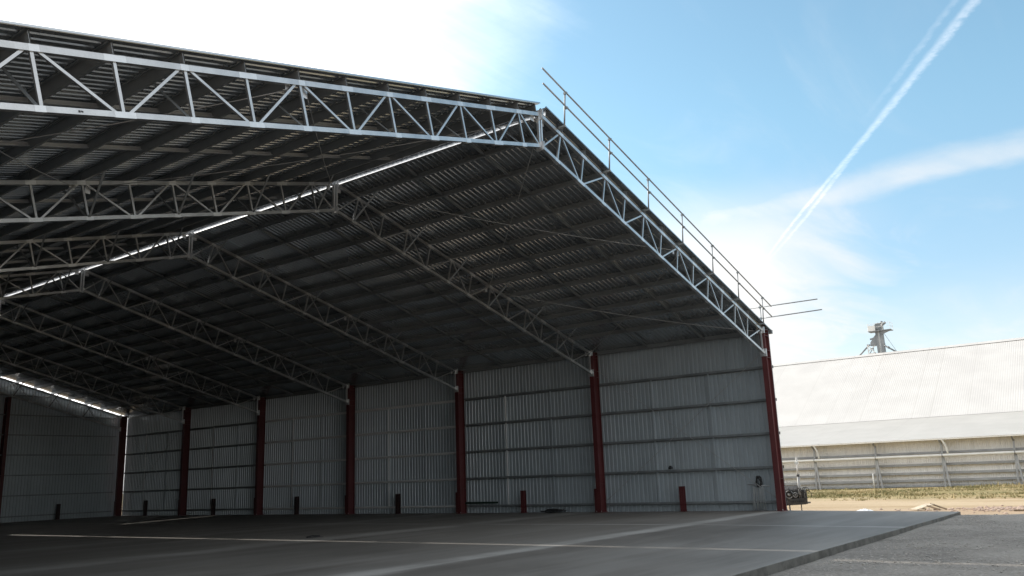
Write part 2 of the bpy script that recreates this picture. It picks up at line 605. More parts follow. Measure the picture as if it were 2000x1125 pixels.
mb = MB()
NXG, NYG = 150, 130
for j in range(NYG + 1):
    for i in range(NXG + 1):
        x = -46 + 46.6 * (i / NXG)
        y = -36 + 30.3 * (j / NYG)
        p = Vector((x, y, 0))
        edge = 0.25 * noise.noise(Vector((0, y * 0.9, 3))) + 0.12 * noise.noise(Vector((0, y * 3.1, 7)))
        if i == NXG:
            x += edge
        z = -0.172 + 0.022 * noise.noise(p * 0.55) + 0.012 * noise.noise(p * 1.9) + 0.006 * noise.noise(p * 5)
        if i == NXG:
            z = ZG - 0.02
        if y > -6.4:
            z = min(z, -0.165)
        mb.v.append((x, y, z))
for j in range(NYG):
    for i in range(NXG):
        a = j * (NXG + 1) + i
        mb.f.append((a, a + 1, a + NXG + 2, a + NXG + 1))
gp = mb.build('gravel_pad', M['gravel'], smooth=True)
tag(gp, kind='structure')


def stone_mesh(name, pts, mat, smin, smax):
    mb = MB()
    t = (1 + 5 ** 0.5) / 2
    ico = [(-1, t, 0), (1, t, 0), (-1, -t, 0), (1, -t, 0), (0, -1, t), (0, 1, t), (0, -1, -t), (0, 1, -t),
           (t, 0, -1), (t, 0, 1), (-t, 0, -1), (-t, 0, 1)]
    fc = [(0, 11, 5), (0, 5, 1), (0, 1, 7), (0, 7, 10), (0, 10, 11), (1, 5, 9), (5, 11, 4), (11, 10, 2), (10, 7, 6),
          (7, 1, 8), (3, 9, 4), (3, 4, 2), (3, 2, 6), (3, 6, 8), (3, 8, 9), (4, 9, 5), (2, 4, 11), (6, 2, 10),
          (8, 6, 7), (9, 8, 1)]
    for (x, y, z) in pts:
        s = random.uniform(smin, smax) * (0.6 + 0.4 * random.random())
        sx, sy, sz = s * random.uniform(.7, 1.3), s * random.uniform(.7, 1.3), s * random.uniform(.35, .7)
        a = random.uniform(0, 6.28)
        vs = []
        for v in ico:
            k = 0.5 * random.uniform(.8, 1.2)
            px, py, pz = v[0] * sx * k, v[1] * sy * k, v[2] * sz * k
            vs.append((x + px * math.cos(a) - py * math.sin(a), y + px * math.sin(a) + py * math.cos(a), z + pz))
        mb.add(vs, fc)
    return mb.build(name, mat)


pts = []
for _ in range(3200):
    x = random.uniform(-24, 0.4)
    y = -6.3 - abs(random.gauss(0, 1)) * 2.6
    pts.append((x, y, -0.168))
st = stone_mesh('gravel_stones', pts, M['stone'], 0.012, 0.035)
tag(st, 'loose crushed stones scattered over the grey gravel in front of the slab', 'gravel', kind='stuff')
pts = []
for _ in range(420):
    pts.append((random.gauss(4.6, 0.7), random.gauss(-7.6, 1.3), ZG + 0.02))
for _ in range(60):
    pts.append((random.uniform(0.9, 5), random.uniform(-9, -3), ZG + 0.01))
tag(stone_mesh('soil_rubble', pts, M['rubble'], 0.03, 0.11),
    'pinkish clods of broken soil lying on sunlit sand past the slab corner', 'rubble', kind='stuff')

def slab_z(x, y):
    f = max(0.0, min(1.0, -y / 6.09))
    g = max(0.0, min(1.0, (x + 20) / 20.0))
    return -0.085 * f * g * g * (3 - 2 * g)


mb = MB()
xs = [-2 * S - 0.645 + (2 * S + 1.29) * i / 60 for i in range(61)]
ys = [-6.09 + 6.09 * j / 12 for j in range(13)] + [8.0 * k for k in range(1, 7)] + [LEN + 0.59]
nx, ny = len(xs), len(ys)
for y in ys:
    for x in xs:
        e = 0.0
        if y == ys[0]:
            e = 0.010 * noise.noise(Vector((x * 1.7, 0, 4))) + 0.006 * noise.noise(Vector((x * 6.1, 0, 1)))
        mb.v.append((x, y + e, slab_z(x, y)))
for j in range(ny - 1):
    for i in range(nx - 1):
        mb.f.append((j * nx + i, j * nx + i + 1, (j + 1) * nx + i + 1, (j + 1) * nx + i))
rim = [i for i in range(nx)] + [j * nx + nx - 1 for j in range(1, ny)] + [(ny - 1) * nx + i for i in range(nx - 2, -1, -1)] + [j * nx for j in range(ny - 2, 0, -1)]
k0 = len(mb.v)
for r in rim:
    x, y, z = mb.v[r]
    mb.v.append((x, y, -0.45))
for i in range(len(rim)):
    j = (i + 1) % len(rim)
    mb.f.append((rim[i], k0 + i, k0 + j, rim[j]))
mb.f.append(tuple(k0 + i for i in reversed(range(len(rim)))))
slab = mb.build('concrete_slab', M['concrete'])
bevel(slab, 0.012, 2)
slab.modifiers['bevel'].angle_limit = R(50)
tag(slab, kind='structure')

# grass on the far side of the yard
mb = MB()
for _ in range(15000):
    x = random.uniform(14, 37.2)
    y = random.uniform(-14, 16)
    p = Vector((x * 0.25, y * 0.12, 0))
    if x - 14 < 5 * random.random() + 2 * noise.noise(Vector((y * .3, 0, 9))) + max(0, 0.22 * y):
        continue
    dn = noise.noise(p) + 0.5 * noise.noise(p * 3.1) + 0.02 * (-y)
    if dn < random.uniform(-0.35, 0.30):
        continue
    hgt = random.uniform(0.03, 0.09) * (1.0 + 1.1 * max(0, dn))
    if noise.noise(Vector((x * .9, y * .5, 4))) > 0.28 or (x > 36.2 and random.random() < .5):
        hgt *= random.uniform(1.3, 2.6)
    for _b in range(3):
        a = random.uniform(0, 6.28)
        w = random.uniform(0.02, 0.05)
        lx, ly = random.gauss(0, .05), random.gauss(0, .05)
        bx, by = x + random.gauss(0, .08), y + random.gauss(0, .08)
        mb.add([(bx - w * math.cos(a), by - w * math.sin(a), ZG - .01), (bx + w * math.cos(a), by + w * math.sin(a), ZG - .01),
                (bx + lx, by + ly, ZG + hgt)], [(0, 1, 2)])
tag(mb.build('grass', M['grass']), 'short patchy dry grass in front of the white shed', 'grass', kind='stuff')

# ------------------------------------------------------------------ the open steel shed
shed = empty('steel_shed', (-S, 0, 0))
tag(shed, 'large open-fronted steel portal shed with red columns, galvanised roof trusses and unlined metal cladding', 'shed')
W0 = (S, 0, 0)      # children are built in world coordinates, shifted back by this


def part(mb, name, mat, parent=None, smooth=False):
    o = mb.build(name, mat, shed if parent is None else parent, smooth)
    if parent is None:
        o.location = W0
    return o


# columns -----------------------------------------------------------------
def column_mesh(top, cap=True):
    m = MB()
    m.box(-0.02, 0.0, -0.105, 0.105, 0.022, top)          # inner flange
    m.box(0.425, 0.445, -0.105, 0.105, 0.022, top)        # outer flange
    m.box(0.0, 0.425, -0.007, 0.007, 0.022, top)          # web
    m.box(-0.06, 0.485, -0.15, 0.15, 0.0, 0.022)          # base plate
    for z in (1.2, 5.92, 6.2, top - 0.25):                # stiffeners
        m.box(0.0, 0.425, -0.1, -0.007, z, z + 0.014)
        m.box(0.0, 0.425, 0.007, 0.1, z, z + 0.014)
    m.box(-0.02, 0.445, -0.105, 0.105, top, top + 0.014)
    return m


cm = column_mesh(7.05).mesh('column', M['redpaint'])
stub_m = MB().box(0.02, 0.22, 0.115, 0.24, 0.0, 1.02).box(0.05, 0.25, 0.24, 0.252, 0.0, 1.0).mesh('base_stub', M['redpaint'])
bolt_mesh = MB().tube([(0, 0, 0.02), (0, 0, 0.075)], 0.014, 6).mesh('anchor_bolt', M['galv'])


def put_column(x, y, rz, me, stub=True):
    c = bpy.data.objects.new('column', me)
    COL.objects.link(c)
    c.parent = shed
    c.location = (x + S, y, 0)
    c.rotation_euler = (0, 0, rz)
    kids = [('base_stub', stub_m, (0, 0, 0))] if stub else []
    kids += [('anchor_bolt', bolt_mesh, (bx, by, 0)) for bx in (-0.045, 0.46) for by in (-0.12, 0.12)]
    for nm, mm, lc in kids:
        k = bpy.data.objects.new(nm, mm)
        COL.objects.link(k)
        k.parent = c
        k.location = lc
    return c


for k in range(NB + 1):
    put_column(0, k * BAY, 0, cm, k > 0)
    put_column(-2 * S, k * BAY, math.pi, cm, True)
for xx in (-S / 2, -S, -1.5 * S):
    me = column_mesh(zc(xx) - 1.0).mesh('gable_column', M['redpaint'])
    c = put_column(xx, LEN + 0.12, math.pi / 2, me)
    c.name = 'gable_column'

# trusses -----------------------------------------------------------------
def half(sgn):
    """top and bottom panel points of one half, in the truss's own frame (ridge at x=0)"""
    T, B = [], []
    for i, t in enumerate(TT):
        top = Vector((sgn * t, 0, H + RISE * (1 - t / S)))
        if i == 0:
            bot = top - Vector((0, 0, DEP / CT * 0.985))
        elif i == 13:
            bot = Vector((sgn * t, 0, top.z - DEP / CT))
        else:
            bot = top + Vector((-sgn * ST, 0, -CT)) * DEP
        T.append(top)
        B.append(bot)
    return T, B


def make_truss(parent, y, back=True, fwd=True):
    tr = empty('truss', (0, y, 0), 0, parent)
    for sgn in (1, -1):
        T, B = half(sgn)
        n = Vector((sgn * ST, 0, CT))
        for Q, hh, nm in ((T, 0.10, 'top_chord'), (B, 0.09, 'bottom_chord')):
            cd = MB().bar(Q[0] + Vector((sgn * 0.06, 0, -0.016)), Q[13], 0.10, hh, n)
            cd.split, cd.mat2 = len(cd.f), M['galv_bright']      # silver paint over each weld
            for i in range(1, 14):
                ln = random.uniform(0.07, 0.11) if i % 2 else random.uniform(0.12, 0.19)
                j = random.uniform(-0.04, 0.04)
                d = Vector((sgn * CT, 0, -ST))
                cd.bar(Q[i] + d * (j - ln), Q[i] + d * (min(j + ln, 0.02) if i == 13 else j + ln), 0.104, hh + 0.004, n)
            cd.build(nm, M['galv'], tr)
        for i in range(1, 14):
            dd = (B[i] - T[i]).normalized()
            if i < 13:
                MB().bar(T[i] + dd * 0.05, B[i] - dd * 0.045, 0.05, 0.05, (0, 1, 0)).build('web_post', M['galv'], tr)
            a, b = (T[i], B[i - 1]) if i % 2 else (B[i], T[i - 1])
            # pull the ends of the diagonal just outside the posts
            d = (b - a).normalized()
            off = Vector((sgn * CT, 0, -ST)) * -0.05
            a2 = a + off * 1.0 + d * 0.06
            b2 = b - off * (1.3 if i > 1 else 1.0) - d * 0.06
            MB().bar(a2, b2, 0.045, 0.045, (0, 1, 0)).build('web_diagonal', M['galv'], tr)
            if i in (1, 3, 5, 7, 9, 11):
                for s2, on in ((1, back), (-1, fwd)):
                    if on:
                        e = T[i] + Vector((-sgn * 0.03, s2 * 1.0, 0.09))
                        MB().bar(B[i] + Vector((0, s2 * 0.055, 0.03)), e, 0.06, 0.012, n).build('fly_brace', M['purlin'], tr)
        # end plates at the column
        T13, B13 = T[13], B[13]
        eb = MB()
        for P, zz in ((T13, 0.22), (B13, 0.26)):
            x0, x1 = sorted((P.x, P.x + sgn * 0.058))
            eb.box(x0, x1, -0.13, 0.13, P.z - zz * 0.62, P.z + zz * 0.55)
        eb.bar(T13 + Vector((-sgn * 0.03, 0, -0.06)), B13 + Vector((-sgn * 0.03, 0, 0.05)), 0.06, 0.06, (0, 1, 0))
        eb.build('end_bracket', M['galv_bright'], tr)
        # bracing cleats
        cl = MB()
        for s2 in (1, -1):
            p = T[7] + Vector((s2 * sgn * 0.19, 0.075, -0.10))
            cl.bar(p + Vector((0, 0, -0.1)), p + Vector((0, 0, 0.08)), 0.13, 0.012, (0, 1, 0))
        p = T[13] + Vector((-sgn * 0.22, 0.075, -0.05))
        cl.bar(p + Vector((0, 0, -0.1)), p + Vector((0, 0, 0.08)), 0.12, 0.012, (0, 1, 0))
        p = T[0] + Vector((sgn * 0.22, 0.075, -0.13))
        cl.bar(p + Vector((0, 0, -0.1)), p + Vector((0, 0, 0.08)), 0.15, 0.012, (0, 1, 0))
        cl.build('brace_cleat', M['galv_bright'], tr)
    T, B = half(1)
    zt, zb = T[0].z, B[0].z
    rb = MB()
    for sx in (-0.055, 0.055):
        rb.box(sx - 0.028, sx + 0.028, -0.032, 0.032, zb - 0.02, zt + 0.0)
    for sx in (-0.018, 0.018):
        rb.box(sx - 0.007, sx + 0.007, -0.12, 0.12, zt - 0.15, zt + 0.13)
        rb.box(sx - 0.007, sx + 0.007, -0.12, 0.12, zb - 0.13, zb + 0.11)
    rb.build('ridge_bracket', M['galv_bright'], tr)
    return tr


t0 = make_truss(shed, 0.0, True, False)
m = MB()
for dxs, wds, hts in ((-0.022, .030, .038), (0.016, .034, .030)):
    xq = -11.95 + dxs
    zq = H + RISE * (1 - abs(xq) / S) - DEP / CT
    m.box(xq - wds / 2, xq + wds / 2, -0.0535, -0.0525, zq - hts / 2 + 0.005, zq + hts / 2)
m.build('stencil_mark', M['black'], t0)
t1 = make_truss(shed, BAY, True, True)
for k in range(2, NB):
    c = copy_tree(t1, shed)
    c.location = (0, k * BAY, 0)
tl = make_truss(shed, LEN, False, True)

# purlins, bridging, roof sheets --------------------------------------------
PUR_T = [0.19] + TT[1:13] + [S + 0.42]
Z0, ZP = 0.052, 0.205        # underside and depth of the purlins above the chord line


def slope_pt(sgn, t, y, off=0.0):
    return Vector((-S + sgn * t + sgn * ST * off, y, H + RISE * (1 - t / S) + CT * off))


for sgn in (1, -1):
    ex = Vector((sgn * CT, 0, -ST))
    ey = Vector((sgn * ST, 0, CT))
    for i, t in enumerate(PUR_T):
        m = MB()
        fl = 0.072
        a, b = slope_pt(sgn, t, -0.06, Z0), slope_pt(sgn, t, LEN + 0.42, Z0)
        prof = [(-fl, 0.018), (-fl, 0.0), (-0.003, 0.0), (-0.003, ZP - 0.003), (fl, ZP - 0.003), (fl, ZP - 0.02),
                (fl - 0.003, ZP - 0.02), (fl - 0.003, ZP - 0.006), (0.0, ZP - 0.006), (0.0, 0.003), (-fl + 0.003, 0.003), (-fl + 0.003, 0.018), (-fl, 0.018)]
        m.sweep(prof, a, b, ex, ey)
        for k in range(NB + 1):      # cleat plates standing on the chord
            yk = k * BAY
            c0 = slope_pt(sgn, t + 0.012, yk, 0.0)
            m.add([c0 + ex * p + Vector((0, q, 0)) + ey * h for p in (0, .008) for q in (-.055, .055) for h in (0.05, 0.235)],
                  [(0, 1, 3, 2), (4, 6, 7, 5), (0, 4, 5, 1), (2, 3, 7, 6), (1, 5, 7, 3), (0, 2, 6, 4)])
        part(m, 'eave_purlin' if i == len(PUR_T) - 1 else ('ridge_purlin' if i == 0 else 'purlin'),
             M['galv'] if i == 0 else M['purlin'])
    for k in range(NB):
        for fr in (1 / 3, 2 / 3):
            y = (k + fr) * BAY
            m = MB()
            a, b = slope_pt(sgn, PUR_T[0], y, Z0 + 0.105), slope_pt(sgn, S + 0.40, y, Z0 + 0.105)
            m.sweep([(-0.04, -0.03), (-0.04, -0.045), (0.04, -0.045), (0.04, -0.03)], a, b, (0, 1, 0), ey)
            m.sweep([(0.0, -0.045), (0.0, 0.045)], a, b, (0, 1, 0), ey)
            part(m, 'purlin_bridging', M['bridging'] if sgn < 0 else M['girt'])  # left slope gets the paler steel, standing in for reflected light
    # cladding with trapezoidal ribs running down the slope
    prof = []
    y = -0.14
    prof.append((y, 0.0))
    prof.append((y, 0.036))
    prof.append((y + 0.02, 0.036))
    prof.append((y + 0.034, 0.0))
    y += 0.034
    while y < LEN + 0.40:
        prof += [(y + 0.130, 0.0), (y + 0.150, 0.036), (y + 0.180, 0.036), (y + 0.200, 0.0)]
        y += 0.2
    m = MB()
    tg = 0.085 if sgn == 1 else 0.05
    m.sweep(prof, slope_pt(sgn, tg, 0, Z0 + ZP + 0.002), slope_pt(sgn, S + 0.70, 0, Z0 + ZP + 0.002), (0, 1, 0), ey)
    part(m, 'roof_sheeting', M['roof'])

# walls --------------------------------------------------------------------
GZ = [0.33, 1.65, 2.96, 4.28, 5.59]


def rib_profile(a, b, h=0.034):
    prof = [(a, 0.0)]
    y = a
    while y + 0.2 <= b:
        prof += [(y + 0.132, 0.0), (y + 0.152, h), (y + 0.180, h), (y + 0.2, 0.0)]
        y += 0.2
    prof.append((b, 0.0))
    return prof


XW = 0.655
for sgn in (1, -1):
    m = MB()
    ox = -S + sgn * (S + XW)
    m.sweep(rib_profile(-0.05, LEN + (0.25 if sgn == 1 else 0.55)), (ox, 0, -0.13), (ox, 0, 7.06), (0, 1, 0), (sgn, 0, 0))
    w = part(m, 'side_wall_sheeting', M['wall'])
    for k in range(NB):
        for z in GZ:
            m = MB()
            xa = -S + sgn * (S + 0.449)
            prof = [(0.0, -0.03), (0.0, 0.055), (0.003, 0.055), (0.003, -0.0), (0.195, 0.0), (0.195, -0.06)]
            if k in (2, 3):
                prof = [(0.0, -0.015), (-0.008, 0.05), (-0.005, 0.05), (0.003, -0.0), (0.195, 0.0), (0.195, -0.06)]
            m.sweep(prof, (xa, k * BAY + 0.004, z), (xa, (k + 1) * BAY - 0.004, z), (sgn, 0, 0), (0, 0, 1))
            part(m, 'girt', M['girt_sheen'] if (sgn == 1 and k in (2, 3)) else M['girt'])
        if sgn == 1:
            for fr in (1 / 3, 2 / 3):
                y = (k + fr) * BAY
                m = MB()
                for za, zb in zip(GZ[:-1], GZ[1:]):
                    m.box(0.50, 0.53, y - 0.03, y + 0.03, za + 0.004, zb - 0.004)
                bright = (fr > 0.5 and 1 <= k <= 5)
                part(m, 'girt_bridging', M['girt_sheen'] if bright else M['wall'])

# back wall: cladding stops at the chord, leaving daylight between the purlins
m = MB()
yb = LEN + 0.60
pr = rib_profile(-2 * S - 0.62, 0.58)
k0 = len(m.v)
for (x, h) in pr:
    m.v.append((x, yb + h, -0.13))
for (x, h) in pr:
    zt = zc(x) + (0.12 if x > -8.3 else 0.247)
    m.v.append((x, yb + h, zt))
n = len(pr)
for i in range(n - 1):
    m.f.append((i, i + 1, n + i + 1, n + i))
part(m, 'back_wall_sheeting', M['wall'])
for j, z in enumerate(GZ + [6.9, 8.2, 9.5]):
    half_w = S + 0.4 if z < 7 else (11.05 - z) / RISE * S - 0.2
    bays = [(-2 * S, -1.5 * S), (-1.5 * S, -S), (-S, -S / 2), (-S / 2, 0)]
    for xa, xb in bays:
        xa2, xb2 = max(xa, -S - half_w) + 0.004, min(xb, -S + half_w) - 0.004
        if xb2 - xa2 < 0.5:
            continue
        m = MB()
        prof = [(0.0, -0.03), (0.0, 0.055), (0.003, 0.055), (0.003, 0.0), (0.13, 0.0)]
        m.sweep(prof, (xa2, LEN + 0.463, z), (xb2, LEN + 0.463, z), (0, 1, 0), (0, 0, 1))
        part(m, 'back_wall_girt', M['girt'])
        if z < 5:
            for fr in (1 / 3, 2 / 3):
                pass

# eave gutter and its stop end
m = MB()
gx = XW + 0.035
m.sweep([(0.0, 0.12), (0.0, -0.05), (0.11, -0.05), (0.13, 0.09), (0.125, 0.09), (0.105, -0.045), (0.005, -0.045), (0.005, 0.12), (0, .12)],
        (gx, -0.16, 6.99), (gx, LEN + 0.3, 6.99), (1, 0, 0), (0, 0, 1))
m.box(gx, gx + 0.12, -0.166, -0.16, 6.94, 7.09)
part(m, 'gutter', M['girt'])
# ends of girts and screw heads proud of the front edge of the side wall
m = MB()
for z in GZ:
    m.box(XW + 0.004, XW + 0.06, -0.075, -0.052, z - 0.05, z + 0.06)
part(m, 'girt_end_plates', M['black'])


# tension rods ----------------------------------------------------------------
def rod(a, b, sag=0.12, r=0.011):
    a, b = Vector(a), Vector(b)
    pts = []
    for i in range(13):
        t = i / 12
        p = a.lerp(b, t)
        p.z -= sag * 4 * t * (1 - t)
        pts.append(p)
    part(MB().tube(pts, r, 6), 'tension_rod', M['rod'], None, True)


for sgn in (1, -1):
    def P(t, y):
        q = slope_pt(sgn, t, y, -0.12)
        return q
    for (ya, yb_) in ((0.08, BAY - 0.08), (LEN - BAY + 0.08, LEN - 0.08)):
        sg = 0.16
        rod(P(0.2, ya), P(TT[7] - 0.2, yb_), sg)
        rod(P(TT[7] - 0.2, ya), P(0.2, yb_), sg)
        rod(P(TT[7] + 0.2, ya), P(15.05, yb_), sg)
        rod(P(15.05, ya), P(TT[7] + 0.2, yb_), sg)
for (ya, yb_) in ((0.15, BAY - 0.15), (LEN - BAY + 0.15, LEN - 0.15)):
    rod((0.30, ya, 0.45), (0.30, yb_, 6.2), 0.02)
    rod((0.33, ya, 6.2), (0.33, yb_, 0.45), 0.02)

# ------------------------------------------------------------------ short red posts along the walls
pm = MB()
pm.box(-0.008, 0.008, -0.085, 0.085, 0.012, 1.02)
pm.box(-0.10, -0.008, -0.095, -0.085, 0.012, 1.02).box(0.008, 0.10, -0.095, -0.085, 0.012, 1.02)
pm.box(-0.10, -0.008, 0.085, 0.095, 0.012, 1.02).box(0.008, 0.10, 0.085, 0.095, 0.012, 1.02)
M['post_shade'] = mat_metal('shaded_red_oxide', (0.022, 0.012, 0.012), (0.045, 0.02, 0.02), 0.0, 0.5, 2)  # red post paint darkened to carry the shade of the back bays
post_mesh = pm.mesh('post_shaft', M['redpaint'])
dark_mesh = pm.mesh('post_shaft', M['post_shade'])
foot_mesh = MB().box(-0.14, 0.14, -0.14, 0.14, 0.0, 0.012).mesh('base_plate', M['redpaint'])
ORD = ['between the two nearest red columns', 'between the second and third columns from the front',
       'between the third and fourth columns, pale girts behind', 'in the fourth wall bay, backed by pale girts',
       'in the dim fifth wall bay', 'in the darkest wall bay beside the back corner']
posts = []
for k in range(6):
    posts.append((0.3, 4.15 + 8.15 * k if k < 5 else 44.6, math.pi / 2, ('short dark red steel post ' if k < 2 else 'short dark steel post ') + ORD[k]))
posts.append((-3.86, LEN + 0.25, 0, 'short dark post standing against the back wall of the shed'))
for (x, y, rz, lab) in posts:
    e = empty('short_post', (x, y, 0), rz)
    tag(e, lab, 'post', 'short steel posts along the shed walls')
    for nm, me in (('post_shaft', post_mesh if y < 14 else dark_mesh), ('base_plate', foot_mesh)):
        o = bpy.data.objects.new(nm, me)
        COL.objects.link(o)
        o.parent = e

# ------------------------------------------------------------------ guard rails on the roof edge
gr = empty('guard_rail', (-S, -0.27, H + RISE))
tag(gr, 'long sloping galvanised tube guard rail with two rails along the front roof edge', 'guard rail')
off = Vector((S, 0.27, -(H + RISE)))


def gpart(mb, name, mat, root, o_):
    o = mb.build(name, mat, root, True)
    o.location = o_
    return o


gposts = [(-14.36, 11.93), (-12.0, 11.31), (-9.64, 10.72), (-7.28, 10.09), (-4.93, 9.46), (-2.70, 8.84), (-0.30, 8.24)]
YG = -0.27
top_line = lambda x: 12.23 + (x + 15.5) * (8.02 - 12.23) / 16.05
mid_line = lambda x: 11.79 + (x + 15.5) * (7.58 - 11.79) / 16.05
gpart(MB().tube([(x, YG - 0.035, top_line(x)) for x in (-15.5, -10, -5, 0.55)], 0.024), 'top_rail', M['rail'], gr, off)
gpart(MB().tube([(x, YG - 0.035, mid_line(x)) for x in (-15.5, -10, -5, 0.5)], 0.024), 'mid_rail', M['rail'], gr, off)
for (x, z) in gposts:
    tp = top_line(x) + 0.06
    bt = zc(x) + 0.12
    p = gpart(MB().tube([(x - 0.10, YG + 0.015, bt), (x + 0.02, YG + 0.015, tp)], 0.024), 'rail_post', M['rail'], gr, off)
    for zz in (top_line(x), mid_line(x)):
        MB().box(x - 0.03, x + 0.035, YG - 0.06, YG + 0.042, zz - 0.028, zz + 0.028).build('clamp', M['girt'], p)
    ft = MB().box(x - 0.13, x - 0.07, YG - 0.02, YG + 0.20, bt - 0.02, bt + 0.03).build('foot_clamp', M['girt'], p)

er = empty('guard_rail', (0.62, 0.2, 7.2))
tag(er, 'short level pair of galvanised tubes jutting past the roof corner along the eave', 'guard rail')
off2 = Vector((-0.62, -0.2, -7.2))
gpart(MB().tube([(0.62, 0.75, 8.07), (0.62, -2.14, 8.05)], 0.022), 'top_rail', M['rail'], er, off2)
gpart(MB().tube([(0.62, 0.42, 7.60), (0.62, -2.27, 7.61)], 0.022), 'mid_rail', M['rail'], er, off2)
p = gpart(MB().tube([(0.665, 0.2, 7.10), (0.665, 0.2, 8.16)], 0.022), 'rail_post', M['rail'], er, off2)
for zz in (8.065, 7.605):
    MB().box(0.59, 0.69, 0.165, 0.235, zz - .035, zz + .035).build('clamp', M['girt'], p)

# ------------------------------------------------------------------ small things in the shed
# bundle of cable hung on the wall near the front column
cb = empty('cable_bundle', (0.40, 0.88, 0))
tag(cb, 'coil of dark cable hung on the wall beside the front column above grey strands', 'cable')
m = MB()
for i in range(7):
    pts = []
    cx, cz = random.gauss(0, .02), random.gauss(1.12, .02)
    ry, rz_ = 0.10 + random.gauss(0, .02), 0.22 + random.gauss(0, .03)
    for j in range(18):
        a = 2 * math.pi * j / 18
        pts.append((cx + 0.03 * math.sin(a * 2 + i) + (i - 3) * .012, ry * math.cos(a) + 0.03 * math.sin(3 * a + i), cz + rz_ * math.sin(a)))
    m.tube(pts, 0.016, 6, None, True)
m.build('coil', M['black'], cb, True)
m = MB()
for i in range(16):
    y = -0.22 + 0.036 * i + random.gauss(0, .01)
    y2 = y * 0.75 + random.gauss(0, .02)
    m.tube([(random.uniform(-.03, .03), y2, 0.92 + random.uniform(-.05, .05)), (random.uniform(-.04, .0), (y + y2) / 2 + random.gauss(0, .01), 0.5),
            (-0.03 + random.uniform(-.03, .03), y, 0.01)], 0.010, 5)
m.build('hanging_strands', M['cablegrey'], cb, True)
MB().tube([(0.0, -0.40, 0.93), (0.0, 0.48, 1.02)], 0.02, 8).build('hanger_bar', M['rod'], cb, True)

o = MB()
o.sweep([(0.0, 0.09), (0.0, 0.0), (0.15, 0.0), (0.15, 0.09), (0.142, 0.09), (0.142, 0.008), (0.008, 0.008), (0.008, 0.09), (0, .09)],
        (0.35, 13.95, 0.44), (0.35, 15.9, 0.44), (1, 0, 0), (0, 0, 1))
b_ = o.build('steel_channel', M['beamgreen'])
tag(b_, 'dark green steel channel lying on the lowest girt beside the third red column', 'steel channel')

m = MB()
for i in range(9):
    pts = []
    cx, cy = 0.15 + random.gauss(0, .08), 10.6 + random.gauss(0, .2)
    rr = random.uniform(.18, .32)
    for j in range(14):
        a = 2 * math.pi * j / 14
        pts.append((cx + rr * .7 * math.cos(a), cy + rr * 1.5 * math.sin(a), 0.02 + 0.012 * i + 0.05 * abs(math.sin(a + i))))
    m.tube(pts, 0.017, 6, None, True)
o = m.build('hose', M['black'], None, True)
tag(o, 'low loose heap of dark hose on the slab by the second red column', 'hose')

m = MB()
m.box(-0.09, 0.09, -0.06, 0.06, 0, 0.085).box(-0.05, 0.05, -0.04, 0.04, 0.085, 0.14)
o = m.build('junction_box', M['black'], None, loc=(0.55, 4.72, 1.735))
bevel(o, 0.008)
tag(o, 'small dark box sitting on a girt above the nearest short post', 'box')

m = MB()
pts = [(-.28, -.12), (-.1, -.18), (.12, -.1), (.30, -.14), (.24, .08), (.05, .14), (-.18, .12)]
m.prism(pts, 'z', 0.0, 0.018)
m.tube([(-.25, 0, .03), (0, .05, .05), (.25, -.02, .03)], 0.02, 6)
o = m.build('floor_rag', M['black'], None, loc=(-14.2, 10.1, 0.001))
tag(o, 'flat dark scrap lying on the floor beside the bright strip of sunlight', 'scrap')

# ------------------------------------------------------------------ machine behind the front column
mc = empty('screed_machine', (3.4, 0.7, ZG))
tag(mc, 'dark machine with looped hoses and an upright mast outside behind the front red column', 'machine')
zz = -ZG


def mpart(mb, name, mat, parent=None, smooth=False):
    o = mb.build(name, mat, parent or mc, smooth)
    if parent is None:
        o.location = (-3.4, -0.7, -ZG)
    return o


m = MB()
m.prism([(-0.05, 0.12), (1.9, 0.02), (1.9, 0.30), (-0.12, 0.38)], 'x', 2.98, 3.02)          # front plate
m.box(3.02, 3.6, -0.05, 1.9, 0.14, 0.20)
m.box(3.02, 3.07, -0.1, -0.04, 0.13, 0.60)
m.box(3.3, 3.6, 0.1, 1.9, 0.20, 0.45)
bevel(mpart(m, 'frame', M['machine']), 0.006)
m = MB()
for i in range(6):
    y = 0.03 + i * 0.085
    m.tube([(2.955, y, 0.245), (2.978, y, 0.245)], 0.030, 10)
mpart(m, 'front_sockets', M['black'])
m = MB()
m.prism([(3.05, 0.40), (3.55, 0.40), (3.55, 0.80), (3.25, 0.88), (3.05, 0.72)], 'y', 0.30, 1.7)
m.box(3.08, 3.40, 0.02, 0.24, 0.36, 0.70)
m.box(3.02, 3.05, 0.42, 0.80, 0.50, 0.70)
bevel(mpart(m, 'engine_cover', M['machine']), 0.02, 2)
m = MB()
for (yc, zc_, r1) in ((0.62, 0.52, 0.15), (0.90, 0.60, 0.10), (0.36, 0.50, 0.09)):
    m.tube([(3.0, yc + r1 * math.cos(a * .449), zc_ + r1 * math.sin(a * .449)) for a in range(14)], 0.022, 8, None, True)
    m.tube([(2.99, yc, zc_), (3.06, yc, zc_)], r1 * 0.45, 12)
mpart(m, 'hose_reel', M['greypost'], None, True)
m = MB()
for i in range(9):
    y0, y1 = random.uniform(-0.1, 0.9), random.uniform(-0.1, 0.9)
    z0, z1 = random.uniform(.35, .55), random.uniform(.45, .8)
    m.tube([(2.98, y0, z0), (2.93 - random.random() * .06, (y0 + y1) / 2, max(z0, z1) + .06), (3.0, y1, z1)], 0.014, 6)
for (c0, r0, zz0) in ((-0.10, 0.11, 0.68), (-0.16, 0.13, 0.52), (-0.02, 0.09, 0.70)):
    m.tube([(3.05 + 0.03 * math.sin(a), c0 + r0 * math.cos(a * .5), zz0 + r0 * 1.15 * math.sin(a * .5)) for a in range(-3, 9)], 0.013, 6)
mpart(m, 'hose', M['black'], None, True)
